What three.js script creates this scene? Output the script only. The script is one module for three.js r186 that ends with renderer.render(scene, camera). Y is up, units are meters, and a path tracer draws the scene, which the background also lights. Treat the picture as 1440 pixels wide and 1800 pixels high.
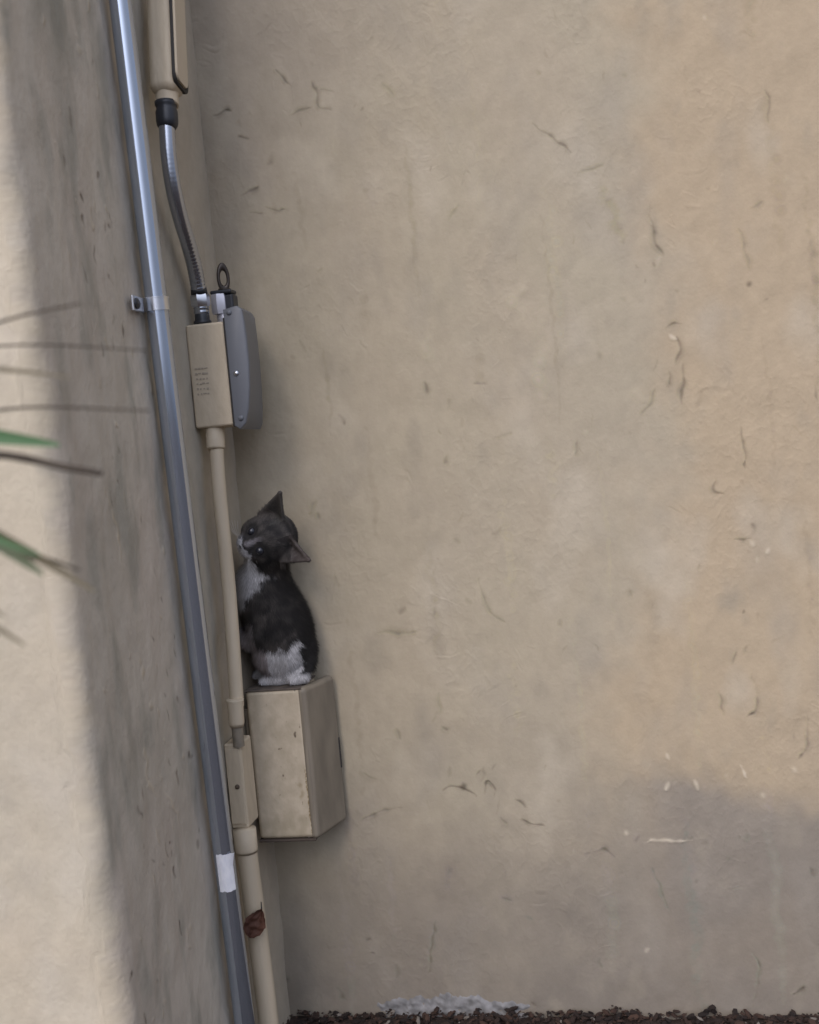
import * as THREE from 'three';
import { mergeGeometries, mergeVertices, toCreasedNormals } from 'three/addons/utils/BufferGeometryUtils.js';
import { RoundedBoxGeometry } from 'three/addons/geometries/RoundedBoxGeometry.js';
import { MarchingCubes } from 'three/addons/objects/MarchingCubes.js';
import { createNoise2D, createNoise3D } from 'simplex-noise';

// ---------------------------------------------------------------- camera, sky, sun, exposure
const scene = new THREE.Scene();
const camera = new THREE.PerspectiveCamera(48.455, 819 / 1024, 0.05, 200);
camera.position.set(0.5, 0.783, 1.5);
camera.rotation.order = 'YXZ';
camera.rotation.set(THREE.MathUtils.degToRad(-3.5), THREE.MathUtils.degToRad(10), THREE.MathUtils.degToRad(-5.2));
camera.focus = 1.42;
camera.userData.fStop = 4.2;
scene.add(camera);

const SUN = new THREE.Vector3(-0.2, 0.8, 1.1).normalize();
const SKY_L = 1.17;
function skyTexture() {                                            // a bright overcast sky, whiter towards the veiled sun
  const w = 256, h = 128, d = new Float32Array(w * h * 4), v = new THREE.Vector3();
  for (let j = 0; j < h; j++) for (let i = 0; i < w; i++) {
    const el = ((j + 0.5) / h - 0.5) * Math.PI, az = ((i + 0.5) / w - 0.5) * Math.PI * 2;
    v.set(Math.cos(el) * Math.cos(az), Math.sin(el), Math.cos(el) * Math.sin(az));
    const up = Math.max(0, v.y), g = Math.max(0, v.dot(SUN));
    let L = SKY_L * (0.29 + 0.42 * up) + 2.5 * SKY_L * Math.pow(g, 6);
    if (v.y < 0) L = SKY_L * 0.45 * Math.max(0.25, 1 + v.y * 6);
    const o = (j * w + i) * 4;
    d[o] = L * (0.83 + 0.1 * g); d[o + 1] = L * 0.96; d[o + 2] = L * (1.24 - 0.12 * g); d[o + 3] = 1;
  }
  const t = new THREE.DataTexture(d, w, h, THREE.RGBAFormat, THREE.FloatType);
  t.mapping = THREE.EquirectangularReflectionMapping; t.magFilter = t.minFilter = THREE.LinearFilter; t.needsUpdate = true;
  return t;
}

scene.background = scene.environment = skyTexture();
const sun = new THREE.DirectionalLight(0xffe9cf, 1.12);
sun.position.copy(SUN).multiplyScalar(6).add(new THREE.Vector3(0.3, 0.6, 0));
sun.target.position.set(0.3, 0.6, 0);
sun.castShadow = true; sun.shadow.radius = 44; sun.shadow.mapSize.set(2048, 2048);
Object.assign(sun.shadow.camera, { left: -3, right: 3, top: 3, bottom: -3, near: 0.5, far: 14 });
scene.add(sun, sun.target);

const renderer = new THREE.WebGLRenderer({ antialias: true });
renderer.setSize(819, 1024);
renderer.toneMapping = THREE.LinearToneMapping;
renderer.toneMappingExposure = 1.0;
renderer.shadowMap.enabled = true;

// ---------------------------------------------------------------- helpers
function rng(seed) { let s = seed >>> 0; return () => { s = (s + 0x6d2b79f5) | 0; let t = Math.imul(s ^ (s >>> 15), 1 | s); t = (t + Math.imul(t ^ (t >>> 7), 61 | t)) ^ t; return ((t ^ (t >>> 14)) >>> 0) / 4294967296; }; }
const rand = rng(71), n2 = createNoise2D(rng(5)), n3 = createNoise3D(rng(9));
const clamp = (x, a = 0, b = 1) => Math.min(b, Math.max(a, x));
const sstep = (a, b, x) => { const t = clamp((x - a) / (b - a)); return t * t * (3 - 2 * t); };
const lerp = (a, b, t) => a + (b - a) * t;
const V = (x, y, z) => new THREE.Vector3(x, y, z);
function fbm(x, y, oct = 4) { let a = 0.5, s = 0, f = 1; for (let i = 0; i < oct; i++) { s += a * n2(x * f + i * 17.3, y * f - i * 9.1); f *= 2.03; a *= 0.5; } return s; }
const toSRGB = (c) => (c <= 0.0031308 ? 12.92 * c : 1.055 * Math.pow(c, 1 / 2.4) - 0.055);

function mesh(name, geo, mat, parent) {
  const m = new THREE.Mesh(geo, mat); m.name = name; m.castShadow = m.receiveShadow = true; parent.add(m); return m;
}
function thing(name, label, category, pos = [0, 0, 0]) {
  const g = new THREE.Group(); g.name = name; g.position.set(...pos); g.userData = { label, category }; scene.add(g); return g;
}
function tag(o, label, category) { Object.assign(o.userData, { label, category }); return o; }
const moved = (g, x, y, z) => g.translate(x, y, z);
const clean = (g) => { const h = g.index ? g.toNonIndexed() : g; for (const k of Object.keys(h.attributes)) if (!['position', 'normal', 'uv'].includes(k)) h.deleteAttribute(k); return h; };
const merge = (...gs) => mergeGeometries(gs.map(clean));
function rbox(w, h, d, r, x, y, z, seg = 3) { return moved(new RoundedBoxGeometry(w, h, d, seg, r), x, y, z); }
function rod(a, b, r0, r1 = r0, seg = 28, open = false) {          // a tapered rod from a to b
  const d = b.clone().sub(a), g = new THREE.CylinderGeometry(r1, r0, d.length(), seg, 1, open);
  g.applyQuaternion(new THREE.Quaternion().setFromUnitVectors(V(0, 1, 0), d.normalize()));
  const c = a.clone().add(b).multiplyScalar(0.5); return moved(g, c.x, c.y, c.z);
}
function lathe(profile, a, dir, seg = 32) {                        // profile: [radius, height] pairs, set up at a along dir
  const g = new THREE.LatheGeometry(profile.map(([r, h]) => new THREE.Vector2(r, h)), seg);
  g.applyQuaternion(new THREE.Quaternion().setFromUnitVectors(V(0, 1, 0), dir.clone().normalize()));
  return moved(g, a.x, a.y, a.z);
}
function hexNut(r, h, a, dir) {
  const g = toCreasedNormals(new THREE.LatheGeometry([[0, 0], [r * 0.9, 0], [r, h * 0.14], [r, h * 0.86], [r * 0.9, h], [0, h]].map(([x, y]) => new THREE.Vector2(x, y)), 6), 0.5);
  g.applyQuaternion(new THREE.Quaternion().setFromUnitVectors(V(0, 1, 0), dir.clone().normalize()));
  return moved(g, a.x, a.y, a.z);
}
function canvasTex(w, h, paint, srgb) {
  const c = document.createElement('canvas'); c.width = w; c.height = h; const x = c.getContext('2d'); paint(x, w, h);
  const t = new THREE.CanvasTexture(c); if (srgb) t.colorSpace = THREE.SRGBColorSpace; t.magFilter = THREE.LinearFilter; t.anisotropy = 8; return t;
}
function perPixel(x, w, h, f) {                                    // f(u, v) -> linear [r, g, b], v upwards
  const im = x.createImageData(w, h), d = im.data;
  for (let j = 0; j < h; j++) for (let i = 0; i < w; i++) {
    const c = f((i + 0.5) / w, 1 - (j + 0.5) / h), o = (j * w + i) * 4;
    d[o] = 255 * toSRGB(clamp(c[0])); d[o + 1] = 255 * toSRGB(clamp(c[1])); d[o + 2] = 255 * toSRGB(clamp(c[2])); d[o + 3] = 255;
  }
  x.putImageData(im, 0, 0);
}
const mixc = (a, b, t) => [lerp(a[0], b[0], t), lerp(a[1], b[1], t), lerp(a[2], b[2], t)];

// ---------------------------------------------------------------- ground: dark bark mulch and soil
const soilH = (x, z) => 0.004 + 0.006 * fbm(x * 6, z * 6, 3) + 0.006 * fbm(x * 25, z * 25, 2) + 0.006 * sstep(0.1, -0.02, z - 0.02 + 0.03 * n2(x * 9, 4));
{
  const g = new THREE.PlaneGeometry(60, 60, 240, 240); g.rotateX(-Math.PI / 2);
  const p = g.attributes.position;
  for (let i = 0; i < p.count; i++) {                              // rows crowd together near the foot of the wall
    const q = (t) => Math.sign(t) * 30 * Math.pow(Math.abs(t) / 30, 3.2);
    const x = q(p.getX(i)) + 0.4, z = q(p.getZ(i)) + 0.15;
    p.setXYZ(i, x, soilH(x, z) - 0.02, z);
  }
  g.computeVertexNormals();
  const t = canvasTex(512, 512, (x, w, h) => perPixel(x, w, h, (u, v) => {
    const n = fbm(u * 14, v * 14, 5), k = clamp(0.5 + n); return mixc([0.013, 0.008, 0.006], [0.05, 0.03, 0.022], k);
  }), true);
  t.wrapS = t.wrapT = THREE.MirroredRepeatWrapping; t.repeat.set(60, 60);
  const m = mesh('ground', g, new THREE.MeshStandardMaterial({ map: t, roughness: 0.95 }), scene);
  m.userData.kind = 'structure';
}
{ // loose bark chips on the soil along the wall
  const gs = [], cols = [], base = [];
  for (let k = 0; k < 5; k++) {
    const g = new THREE.IcosahedronGeometry(1, 0), p = g.attributes.position, r = rng(40 + k), o = [r() * 9, r() * 9];
    for (let i = 0; i < p.count; i++) { const s = 1 + 0.35 * n3(p.getX(i) * 1.3 + o[0], p.getY(i) * 1.3, p.getZ(i) * 1.3 + o[1]); p.setXYZ(i, p.getX(i) * s, p.getY(i) * s, p.getZ(i) * s); }
    base.push(g);
  }
  const M = new THREE.Matrix4(), Q = new THREE.Quaternion(), E = new THREE.Euler();
  for (let i = 0; i < 16000; i++) {
    const x = -0.02 + rand() * 1.9, z = 0.004 + Math.pow(rand(), 1.5) * 0.55, L = 0.0018 + 0.0065 * Math.pow(rand(), 3);
    E.set(rand() * 1.2 - 0.6, rand() * 6.3, rand() * 1.2 - 0.6); Q.setFromEuler(E);
    const pile = 0.010 * sstep(0.12, 0, z) * clamp(0.35 + 0.9 * n2(x * 5, 2.2) + 0.5 * n2(x * 17, 6.1));
    M.compose(V(x, soilH(x, z) - 0.017 + (rand() - 0.25) * 0.004 + pile * rand(), z), Q, V(L, L * (0.25 + rand() * 0.3), L * (0.35 + rand() * 0.4)));
    const g = clean(base[i % 5]).clone().applyMatrix4(M), n = g.attributes.position.count, c = new Float32Array(n * 3);
    const k = Math.pow(rand(), 1.6), q = rand(), col = q < 0.03 ? [0.16, 0.14, 0.12] : mixc([0.011, 0.0065, 0.005], [0.055, 0.029, 0.019], k);
    for (let j = 0; j < n; j++) c.set(col, j * 3);
    g.setAttribute('color', new THREE.BufferAttribute(c, 3)); gs.push(g);
  }
  const m = mesh('bark_mulch', mergeGeometries(gs), new THREE.MeshStandardMaterial({ vertexColors: true, roughness: 0.95 }), scene);
  m.geometry.computeVertexNormals();
  tag(m, 'dark brown bark mulch lying along the foot of the beige wall', 'mulch'); m.userData.kind = 'stuff';
}

// ---------------------------------------------------------------- the painted stucco wall
// hairline cracks: [depth, width in mm, x, y, x, y ...] in metres on the wall
const CRACKS = [
[0.5,3.75,[0.11,1.293,0.12,1.276,0.131,1.264]],
[0.5,4.5,[0.155,1.271,0.161,1.252,0.163,1.237,0.178,1.227]],
[0.4,3.75,[0.169,1.258,0.184,1.252]],
[0.45,3.75,[0.123,1.228,0.139,1.233,0.151,1.235]],
[0.7,3.75,[0.018,1.242,0.034,1.246,0.044,1.245]],
[0.7,3.75,[0.05,1.211,0.066,1.204]],
[0.6,4.5,[0.046,1.132,0.063,1.14,0.071,1.141]],
[0.5,3,[0.076,1.114,0.095,1.107,0.111,1.108]],
[0.4,3,[0.056,1.109,0.075,1.105]],
[0.3,6,[0.25,1.254,0.263,1.238]],
[0.55,4.5,[0.44,1.175,0.457,1.16,0.474,1.144,0.488,1.133]],
[0.3,4.5,[0.489,1.106,0.511,1.107,0.525,1.11]],
[0.25,4.5,[0.323,1.065,0.332,1.078,0.336,1.085]],
[0.2,13.5,[0.523,1.083,0.535,1.046,0.546,1.009]],
[0.5,4.5,[0.578,1.055,0.581,1.026,0.585,1.004,0.591,0.993]],
[0.4,3.75,[0.729,1.176,0.735,1.158,0.73,1.138]],
[0.25,4.5,[0.687,1.013,0.692,0.984,0.694,0.963]],
[0.3,4.5,[0.702,1.033,0.72,1.044]],
[0.5,3.75,[0.588,0.899,0.598,0.902,0.609,0.902]],
[0.6,4.5,[0.601,0.887,0.603,0.869,0.595,0.852]],
[0.6,4.5,[0.587,0.841,0.589,0.827]],
[0.6,4.5,[0.605,0.85,0.605,0.822,0.6,0.8]],
[0.35,4.5,[0.568,0.825,0.563,0.804,0.551,0.794]],
[0.5,3,[0.673,0.764,0.672,0.743,0.674,0.721,0.671,0.71]],
[0.5,3.75,[0.635,0.702,0.634,0.684,0.646,0.679]],
[0.5,4.5,[0.273,0.861,0.273,0.846]],
[0.45,6,[0.287,0.75,0.292,0.761]],
[0.4,4.5,[0.465,0.761,0.46,0.747]],
[0.45,3,[0.652,0.62,0.674,0.621]],
[0.3,3.75,[0.319,0.592,0.325,0.568,0.338,0.541,0.352,0.532]],
[0.4,5.25,[0.517,0.563,0.52,0.557]],
[0.4,3.75,[0.646,0.476,0.641,0.462]],
[0.35,3.75,[0.662,0.453,0.666,0.408,0.661,0.394,0.654,0.39]],
[0.4,3.75,[0.621,0.426,0.622,0.392]],
[0.35,3.75,[0.728,0.387,0.725,0.35,0.714,0.331]],
[0.7,3,[0.246,0.308,0.264,0.312,0.279,0.306,0.292,0.3]],
[0.7,3,[0.304,0.302,0.309,0.319,0.316,0.313,0.316,0.293]],
[0.7,3.75,[0.343,0.292,0.35,0.287,0.355,0.279]],
[0.85,3,[0.349,0.266,0.36,0.259,0.38,0.253]],
[0.5,5.25,[0.322,0.269,0.329,0.261]],
[0.4,3.75,[0.133,0.272,0.154,0.281,0.186,0.286]],
[0.35,3,[0.292,0.326,0.3,0.333]],
[0.45,4.5,[0.432,0.214,0.455,0.219,0.469,0.21]],
[0.7,6,[0.715,0.192,0.72,0.177]],
[0.4,4.5,[0.5,0.229,0.505,0.236]],
[0.45,3,[0.22,0.129,0.212,0.093,0.205,0.053]],
[0.3,7.5,[0.246,0.204,0.243,0.173]],
[0.3,3,[0.516,0.198,0.528,0.159,0.537,0.131]],
[0.7,5.25,[0.121,0.101,0.127,0.102]],
[0.5,3.75,[0.127,0.082,0.131,0.082]],
[0.35,3.75,[0.312,0.155,0.327,0.151]],
[0.35,3,[0.639,0.072,0.645,0.056,0.634,0.002]],
[0.8,4.5,[0.685,0.018,0.7,0.027]],
[0.8,5.25,[0.342,0.007,0.346,0.005]],
[0.3,7.5,[0.094,0.697,0.112,0.715]],
[0.3,4.5,[0.11,0.7,0.112,0.688]],
[0.3,6,[0.178,0.531,0.205,0.526,0.236,0.529]],
[0.4,4.5,[0.139,0.336,0.154,0.327]],
[0.35,4.5,[0.193,0.397,0.195,0.381]],
[0.3,5.25,[0.252,0.441,0.254,0.417]],
[0.35,4.5,[0.252,0.398,0.259,0.39]],
[0.6,4.5,[-0.005,0.112,-0,0.108]],
[0.6,4.5,[-0.008,0.046,0,0.044]]
];
const CHIPS = [
[11.25,[0.408,0.966,0.396,0.953,0.412,0.933]],
[15,[0.432,0.949,0.425,0.861,0.428,0.809]],
[10.5,[0.28,0.928,0.278,0.884]],
[4.5,[0.594,0.889,0.601,0.884]],
[6,[0.673,0.615,0.676,0.611]],
[7.5,[0.706,0.317,0.707,0.315]],
[6.75,[0.665,0.288,0.667,0.286]],
[5.25,[0.583,0.307,0.584,0.297]],
[5.25,[0.545,0.308,0.544,0.298]],
[5.25,[0.55,0.346,0.551,0.338]],
[5.25,[0.485,0.242,0.486,0.239]],
[3.75,[0.508,0.23,0.57,0.227]],
[3.75,[0.639,0.327,0.648,0.308]],
[10.5,[0.539,0.821,0.549,0.812]],
[5.25,[0.692,0.606,0.693,0.601]]
];
const WX = -0.1, WY = -0.1, WW = 2.8, WH = 2.6;
const wallLump = (x, y) => 0.0022 * fbm(x * 3.2, y * 2.6, 2) + 0.002 * fbm(x * 9 + 4, y * 7, 2) + 0.0014 * Math.max(0, fbm(x * 24, y * 16 + 3, 2));
function blob(x, pts, k, w, style) { // a soft hand-drawn stroke of uneven width
  const q = []; for (let i = 0; i < pts.length; i += 2) q.push(V(pts[i], pts[i + 1], 0));
  const c = new THREE.CatmullRomCurve3(q), len = c.getLength(), n = Math.max(2, Math.ceil(len / Math.max(0.35, w * 0.28))), p = V(0, 0, 0);
  for (let j = 0; j <= n; j++) {
    const t = j / n; c.getPoint(t, p);
    const px = p.x + 0.8 * w * n2(p.x * 0.06, p.y * 0.06), py = p.y + 0.8 * w * n2(p.x * 0.06 + 9, p.y * 0.06);
    const r = w * (0.35 + 0.65 * Math.sin(Math.PI * clamp(t * 0.92 + 0.04)) + 0.35 * n2(px * 0.09, py * 0.09 + 3)); if (r <= 0.2) continue;
    const gr = x.createRadialGradient(px, py, 0, px, py, r); gr.addColorStop(0, style(k * 0.6)); gr.addColorStop(1, style(0));
    x.fillStyle = gr; x.fillRect(px - r, py - r, 2 * r, 2 * r);
  }
}
function trowel(X, Y) {                                             // broken vertical ridges left by the trowel
  const a = X * 15 + 0.6 * n2(X * 9, Y * 6), b = Y * 8, n = fbm(a, b, 3), ridge = Math.pow(clamp(1 - Math.abs(n) * 7), 2), m = sstep(0.2, 0.65, n2(X * 5 + 50, Y * 4.2)) * sstep(-0.2, 0.5, n2(X * 30, Y * 22)) + 0.5 * sstep(0.35, 0.75, n2(X * 14, Y * 11 + 20));
  return 24 * ridge * m - 20 * Math.pow(clamp(1 - Math.abs(n - 0.1) * 9), 2) * m;
}
const toPx = (pts, w, h, X0, Y0, W, H) => pts.map((v, i) => (i % 2 ? (1 - (v - Y0) / H) * h : ((v - X0) / W) * w));
{
  const g = new THREE.BoxGeometry(WW, WH, 0.2, 420, 390, 1); g.translate(WX + WW / 2, WY + WH / 2, -0.1);
  const p = g.attributes.position;
  for (let i = 0; i < p.count; i++) if (p.getZ(i) > -0.001) p.setZ(i, wallLump(p.getX(i), p.getY(i)));
  g.computeVertexNormals();
  const TW = 2048, TH = 1902, r = rng(33);
  const hair = [];                                                 // many faint scratches besides the drawn cracks
  for (let i = 0; i < 130; i++) {
    const x = r() * 1.5, y = r() * 1.6, a = r() < 0.6 ? Math.PI / 2 + (r() - 0.5) : r() * 6.3, l = 0.008 + 0.03 * r() * r(), b = (r() - 0.5) * 0.02;
    hair.push([0.06 + 0.2 * r() * r(), 1.5 + 4 * r(), x, y, x + Math.cos(a) * l * 0.5 + b * 0.3, y + Math.sin(a) * l * 0.5, x + Math.cos(a) * l + b, y + Math.sin(a) * l]);
  }
  const color = canvasTex(TW, TH, (x, w, h) => {
    perPixel(x, w, h, (u, v) => {
      const X = WX + u * WW, Y = WY + v * WH;
      const wob = 0.04 * n2(X * 5, Y * 5) + 0.015 * n2(X * 21, Y * 21);
      let c = [0.387, 0.336, 0.250];
      c = mixc(c, [0.40, 0.34, 0.25], clamp(0.45 + 0.8 * fbm(X * 2.3, Y * 2.3, 3)));
      c = mixc(c, [0.39, 0.345, 0.25], clamp(0.2 + 0.9 * fbm(X * 4 + 7, Y * 3, 3)) * 0.6);
      const edge = 0.585 - 0.1 * sstep(0.75, 0.4, Y);              // warmer tone on the right
      c = mixc(c, [0.428, 0.336, 0.224], 0.8 * sstep(edge - 0.07, edge + 0.07, X + wob));
      const top = X < 0.53 ? 0.33 - 0.06 * (0.53 - X) / 0.1 : 0.328 - 0.6 * Math.pow(Math.max(0, X - 0.55), 1.35);   // grey cement repair with an arched top
      const pt = sstep(top + 0.025, top - 0.04, Y + wob * 0.6) * sstep(0.455, 0.56, X + wob) * sstep(0.02, 0.16, Y + wob);
      c = mixc(c, [0.245, 0.218, 0.182], 0.85 * pt);
      c = mixc(c, [0.195, 0.170, 0.140], 0.95 * sstep(0.44, -0.04, Y + wob * 1.3 + 0.05 * n2(X * 3, 1)));       // light falloff painted into the wall, darker towards its foot
      c = mixc(c, [0.30, 0.27, 0.225], 0.4 * clamp(fbm(X * 6, Y * 3 + 5, 4) * 1.5 - 0.2));
      c = mixc(c, [0.27, 0.24, 0.21], 0.5 * sstep(0.34, 0.02, X + wob) * sstep(0.95, 1.35, Y + wob));   // corner shade painted in, greyer high up beside the pilaster
      c = mixc(c, [0.47, 0.415, 0.325], 0.5 * (1 - pt) * sstep(0.05, 0.3, Y) * clamp(fbm(X * 5.5 + 31, Y * 3.6, 3) * 2.2 - 0.35));
      c = mixc(c, [0.30, 0.262, 0.20], 0.5 * clamp(fbm(X * 9 + 3, Y * 5 + 40, 4) * 2.4 - 0.7));
      const m = 1 + 0.06 * fbm(X * 40, Y * 30, 3) + 0.035 * (r() - 0.5);
      return [c[0] * m, c[1] * m, c[2] * m];
    });
    const dk = (k) => `rgba(62,52,42,${k})`, lt = (k) => `rgba(212,200,178,${k})`, s = w / WW / 1000;
    for (const [k, wd, ...pts] of hair) blob(x, toPx(pts, w, h, WX, WY, WW, WH), k * 0.35, wd * s * 0.8, dk);
    for (let i = 0; i < 420; i++) {                                // pits and small scuffs, denser in patches
      const X = r() * 1.6, Y = r() * 1.6; if (n2(X * 4 + 3, Y * 3) < r() * 1.1 - 0.5) continue;
      const l = 0.003 + 0.012 * r() * r(), a = r() * 6.3; blob(x, toPx([X, Y, X + l * Math.cos(a) * 0.6, Y + l * Math.sin(a), X + l * Math.cos(a), Y + 1.8 * l * Math.sin(a)], w, h, WX, WY, WW, WH), 0.05 + 0.12 * r() * r(), (1.5 + 4 * r()) * s, r() < 0.7 ? dk : lt);
    }
    for (let i = 0; i < 70; i++) {                                 // faint runs where water came down the wall
      const X = r() * 1.7, Y = 0.2 + r() * 1.3, l = 0.05 + 0.25 * r(); blob(x, toPx([X, Y, X + 0.004, Y - l * 0.5, X + 0.002, Y - l], w, h, WX, WY, WW, WH), 0.012 + 0.03 * r(), (3 + 8 * r()) * s, r() < 0.6 ? dk : lt);
    }
    for (const [k, wd, pts] of CRACKS) { const q = toPx(pts, w, h, WX, WY, WW, WH); blob(x, q.map((v) => v - 1.5 * (wd < 5)), k * 0.12, wd * s * 0.8, lt); blob(x, q, k * 0.16, wd * s * 1.3, dk); blob(x, q, k * 0.17, wd * s * 0.55, dk); }
    for (const [wd, pts] of CHIPS) blob(x, toPx(pts, w, h, WX, WY, WW, WH), wd > 8 ? 0.06 : 0.45, wd * s * 0.8, lt);
  }, true);
  const bump = canvasTex(TW, TH, (x, w, h) => {
    const im = x.createImageData(w, h), d = im.data, q = rng(3);
    for (let j = 0; j < h; j++) for (let i = 0; i < w; i++) {
      const X = (i / w) * WW, Y = (j / h) * WH, o = (j * w + i) * 4, k = 140 + 34 * fbm(X * 17, Y * 12, 3) + 14 * fbm(X * 110, Y * 90, 3) + 9 * (q() - 0.5) + trowel(X, Y) + 30 * sstep(-0.1, 0.6, n2(X * 4.5 + 70, Y * 3.2)) * Math.pow(1 - Math.abs(fbm(X * 34, Y * 26 + 9, 3)), 6);
      d[o] = d[o + 1] = d[o + 2] = k; d[o + 3] = 255;
    }
    x.putImageData(im, 0, 0);
    const dk = (k) => `rgba(0,0,0,${k})`, lt = (k) => `rgba(255,255,255,${k})`, s = w / WW / 1000;
    for (const [k, wd, ...pts] of hair) blob(x, toPx(pts, w, h, WX, WY, WW, WH), k * 0.5, wd * s * 0.6, dk);
    for (const [k, wd, pts] of CRACKS) blob(x, toPx(pts, w, h, WX, WY, WW, WH), k * 0.4, wd * s * 0.6, dk);
    for (const [wd, pts] of CHIPS) blob(x, toPx(pts, w, h, WX, WY, WW, WH), 0.3, wd * s, lt);
  });
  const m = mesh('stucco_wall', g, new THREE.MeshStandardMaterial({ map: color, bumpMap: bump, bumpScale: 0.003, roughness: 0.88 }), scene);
  tag(m, 'wide beige painted stucco wall with hairline cracks behind the kitten', 'wall');
}

// ---------------------------------------------------------------- the pilaster on the left: pale front, bare grey side
{
  const LF = 1.1, H0 = -0.12, H1 = 2.6, NY = 300, rows = [], uv = [], idx = [];
  const depth = (y) => 0.492 + 0.040 * y + 0.004 * fbm(y * 2.5, 2, 2);
  const prof = (y) => {                                            // closed outline seen from above
    const d = depth(y), r = 0.024 + 0.008 * n2(y * 5, 9), o = [[-LF, -0.15], [-LF, d]];
    for (let i = 1; i <= 70; i++) o.push([lerp(-LF, -r, Math.pow(i / 70, 0.7)), d]);
    for (let i = 1; i < 5; i++) { const a = (i / 5) * Math.PI / 2; o.push([-r + r * Math.sin(a), d - r + r * Math.cos(a)]); }
    for (let i = 0; i <= 60; i++) o.push([0, lerp(d - r, -0.15, i / 60)]);
    return o;
  };
  let N;
  for (let j = 0; j <= NY; j++) {
    const y = lerp(H0, H1, j / NY), o = prof(y); N = o.length;
    o.forEach(([x, z], i) => {
      const side = x > -0.02, n = 0.0014 * fbm((side ? z : x) * 7 + 3, y * 5, 2) + (side ? 0.0024 * fbm(z * 22, y * 9, 3) : 0.0008 * fbm(x * 20, y * 18, 2));
      rows.push(x + (side ? n : 0), y, z + (side || i < 2 ? 0 : n));
      uv.push(side ? (LF + 0.55 - z) / 1.75 : (x + LF) / 1.75 + (0.55 - 0.492 - 0.040 * y) / 1.75, (y - H0) / (H1 - H0));
    });
  }
  for (let j = 0; j < NY; j++) for (let i = 0; i < N - 1; i++) { const a = j * N + i, b = a + N; idx.push(a, a + 1, b, a + 1, b + 1, b); }
  for (let j = 0; j < NY; j++) { const a = j * N + N - 1, b = a + N, c = j * N, d = c + N; idx.push(a, c, b, c, d, b); }
  const e = NY * N; idx.push(e, e + 1, e + N - 1);                 // the top
  for (let i = 1; i < N - 2; i++) idx.push(e + i, e + i + 1, e + N - 1);
  const g = new THREE.BufferGeometry();
  g.setAttribute('position', new THREE.Float32BufferAttribute(rows, 3)); g.setAttribute('uv', new THREE.Float32BufferAttribute(uv, 2)); g.setIndex(idx); g.computeVertexNormals();
  const S = (z) => (LF + 0.55 - z) / 1.75, TW = 1320, TH = 2048, HH = H1 - H0, r = rng(8);
  const chips = [];
  for (let i = 0; i < 150; i++) {
    const y = r() * 1.4, z = 0.36 + 0.04 * Math.sin(y * 7) + (r() - 0.5) * 0.12 + (r() < 0.25 ? (r() - 0.5) * 0.2 : 0), l = 0.004 + 0.022 * r() * r();
    chips.push([0.15 + 0.5 * r() * r(), 2 + 5 * r() * r(), r() < 0.62, [S(z), y, S(z - 0.004 * (r() - 0.3)), y - l * 0.5, S(z - 0.012 * (r() - 0.3)), y - l]]);
  }
  const side = [[0.45, 7, 0, [0.272, 0.344, 0.268, 0.341]], [0.35, 5, 0, [0.266, 0.354, 0.262, 0.357]], [0.6, 6, 1, [0.386, 0.921, 0.382, 0.915]], [0.5, 7, 1, [0.27, 0.885, 0.272, 0.866]],
    [0.45, 5, 1, [0.423, 0.77, 0.4, 0.727, 0.398, 0.68]], [0.6, 7, 1, [0.374, 0.573, 0.37, 0.556]], [0.5, 6, 1, [0.364, 0.528, 0.36, 0.523]], [0.55, 7, 1, [0.389, 0.491, 0.388, 0.472, 0.395, 0.45]],
    [0.5, 6, 1, [0.391, 0.455, 0.375, 0.432]], [0.4, 4, 1, [0.35, 0.43, 0.324, 0.395]], [0.6, 6, 1, [0.292, 0.454, 0.29, 0.45]]].map(([k, w, l, p]) => [k, w, l, p.map((v, i) => (i % 2 ? v : S(v)))]);
  const cnv = (q, w, h) => q.map((v, i) => (i % 2 ? (1 - (v - H0) / HH) * h : v * w));
  const color = canvasTex(TW, TH, (x, w, h) => {
    perPixel(x, w, h, (u, v) => {
      const s = u * 1.75, Y = H0 + v * HH, z = LF + 0.55 - s;
      const m = 1 + 0.06 * fbm(s * 40, Y * 40, 3) + 0.03 * (r() - 0.5), e = sstep(-0.014, 0.014, 0.492 + 0.040 * Y + 0.008 * n2(Y * 14, 3) + 0.004 * n2(Y * 50, z * 30) - 0.012 - z);
      let c = mixc([0.56, 0.485, 0.365], [0.53, 0.47, 0.36], clamp(0.5 + fbm(s * 4, Y * 4, 3)));
      c = mixc(c, [0.60, 0.545, 0.45], 0.5 * clamp(fbm(s * 7, Y * 5 + 4, 3) * 1.4));
      c = mixc(c, [0.42, 0.37, 0.30], 0.35 * clamp(fbm(s * 9, Y * 9 + 9, 4) * 1.6 - 0.15));
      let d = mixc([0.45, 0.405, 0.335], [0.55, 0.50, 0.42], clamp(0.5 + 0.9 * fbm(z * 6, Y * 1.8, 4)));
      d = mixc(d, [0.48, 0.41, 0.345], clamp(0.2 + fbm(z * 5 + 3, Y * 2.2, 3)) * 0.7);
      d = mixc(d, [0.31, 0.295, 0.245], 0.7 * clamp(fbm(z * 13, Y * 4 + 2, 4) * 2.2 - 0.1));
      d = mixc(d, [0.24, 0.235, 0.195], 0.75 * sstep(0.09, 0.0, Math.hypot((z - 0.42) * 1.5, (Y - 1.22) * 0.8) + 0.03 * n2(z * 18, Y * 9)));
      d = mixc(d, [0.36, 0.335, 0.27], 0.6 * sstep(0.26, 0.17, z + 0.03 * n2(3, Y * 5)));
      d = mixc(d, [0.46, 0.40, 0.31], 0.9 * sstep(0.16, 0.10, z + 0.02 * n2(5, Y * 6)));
      const k = mixc(c, d, e); return [k[0] * m, k[1] * m, k[2] * m];
    });
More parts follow.
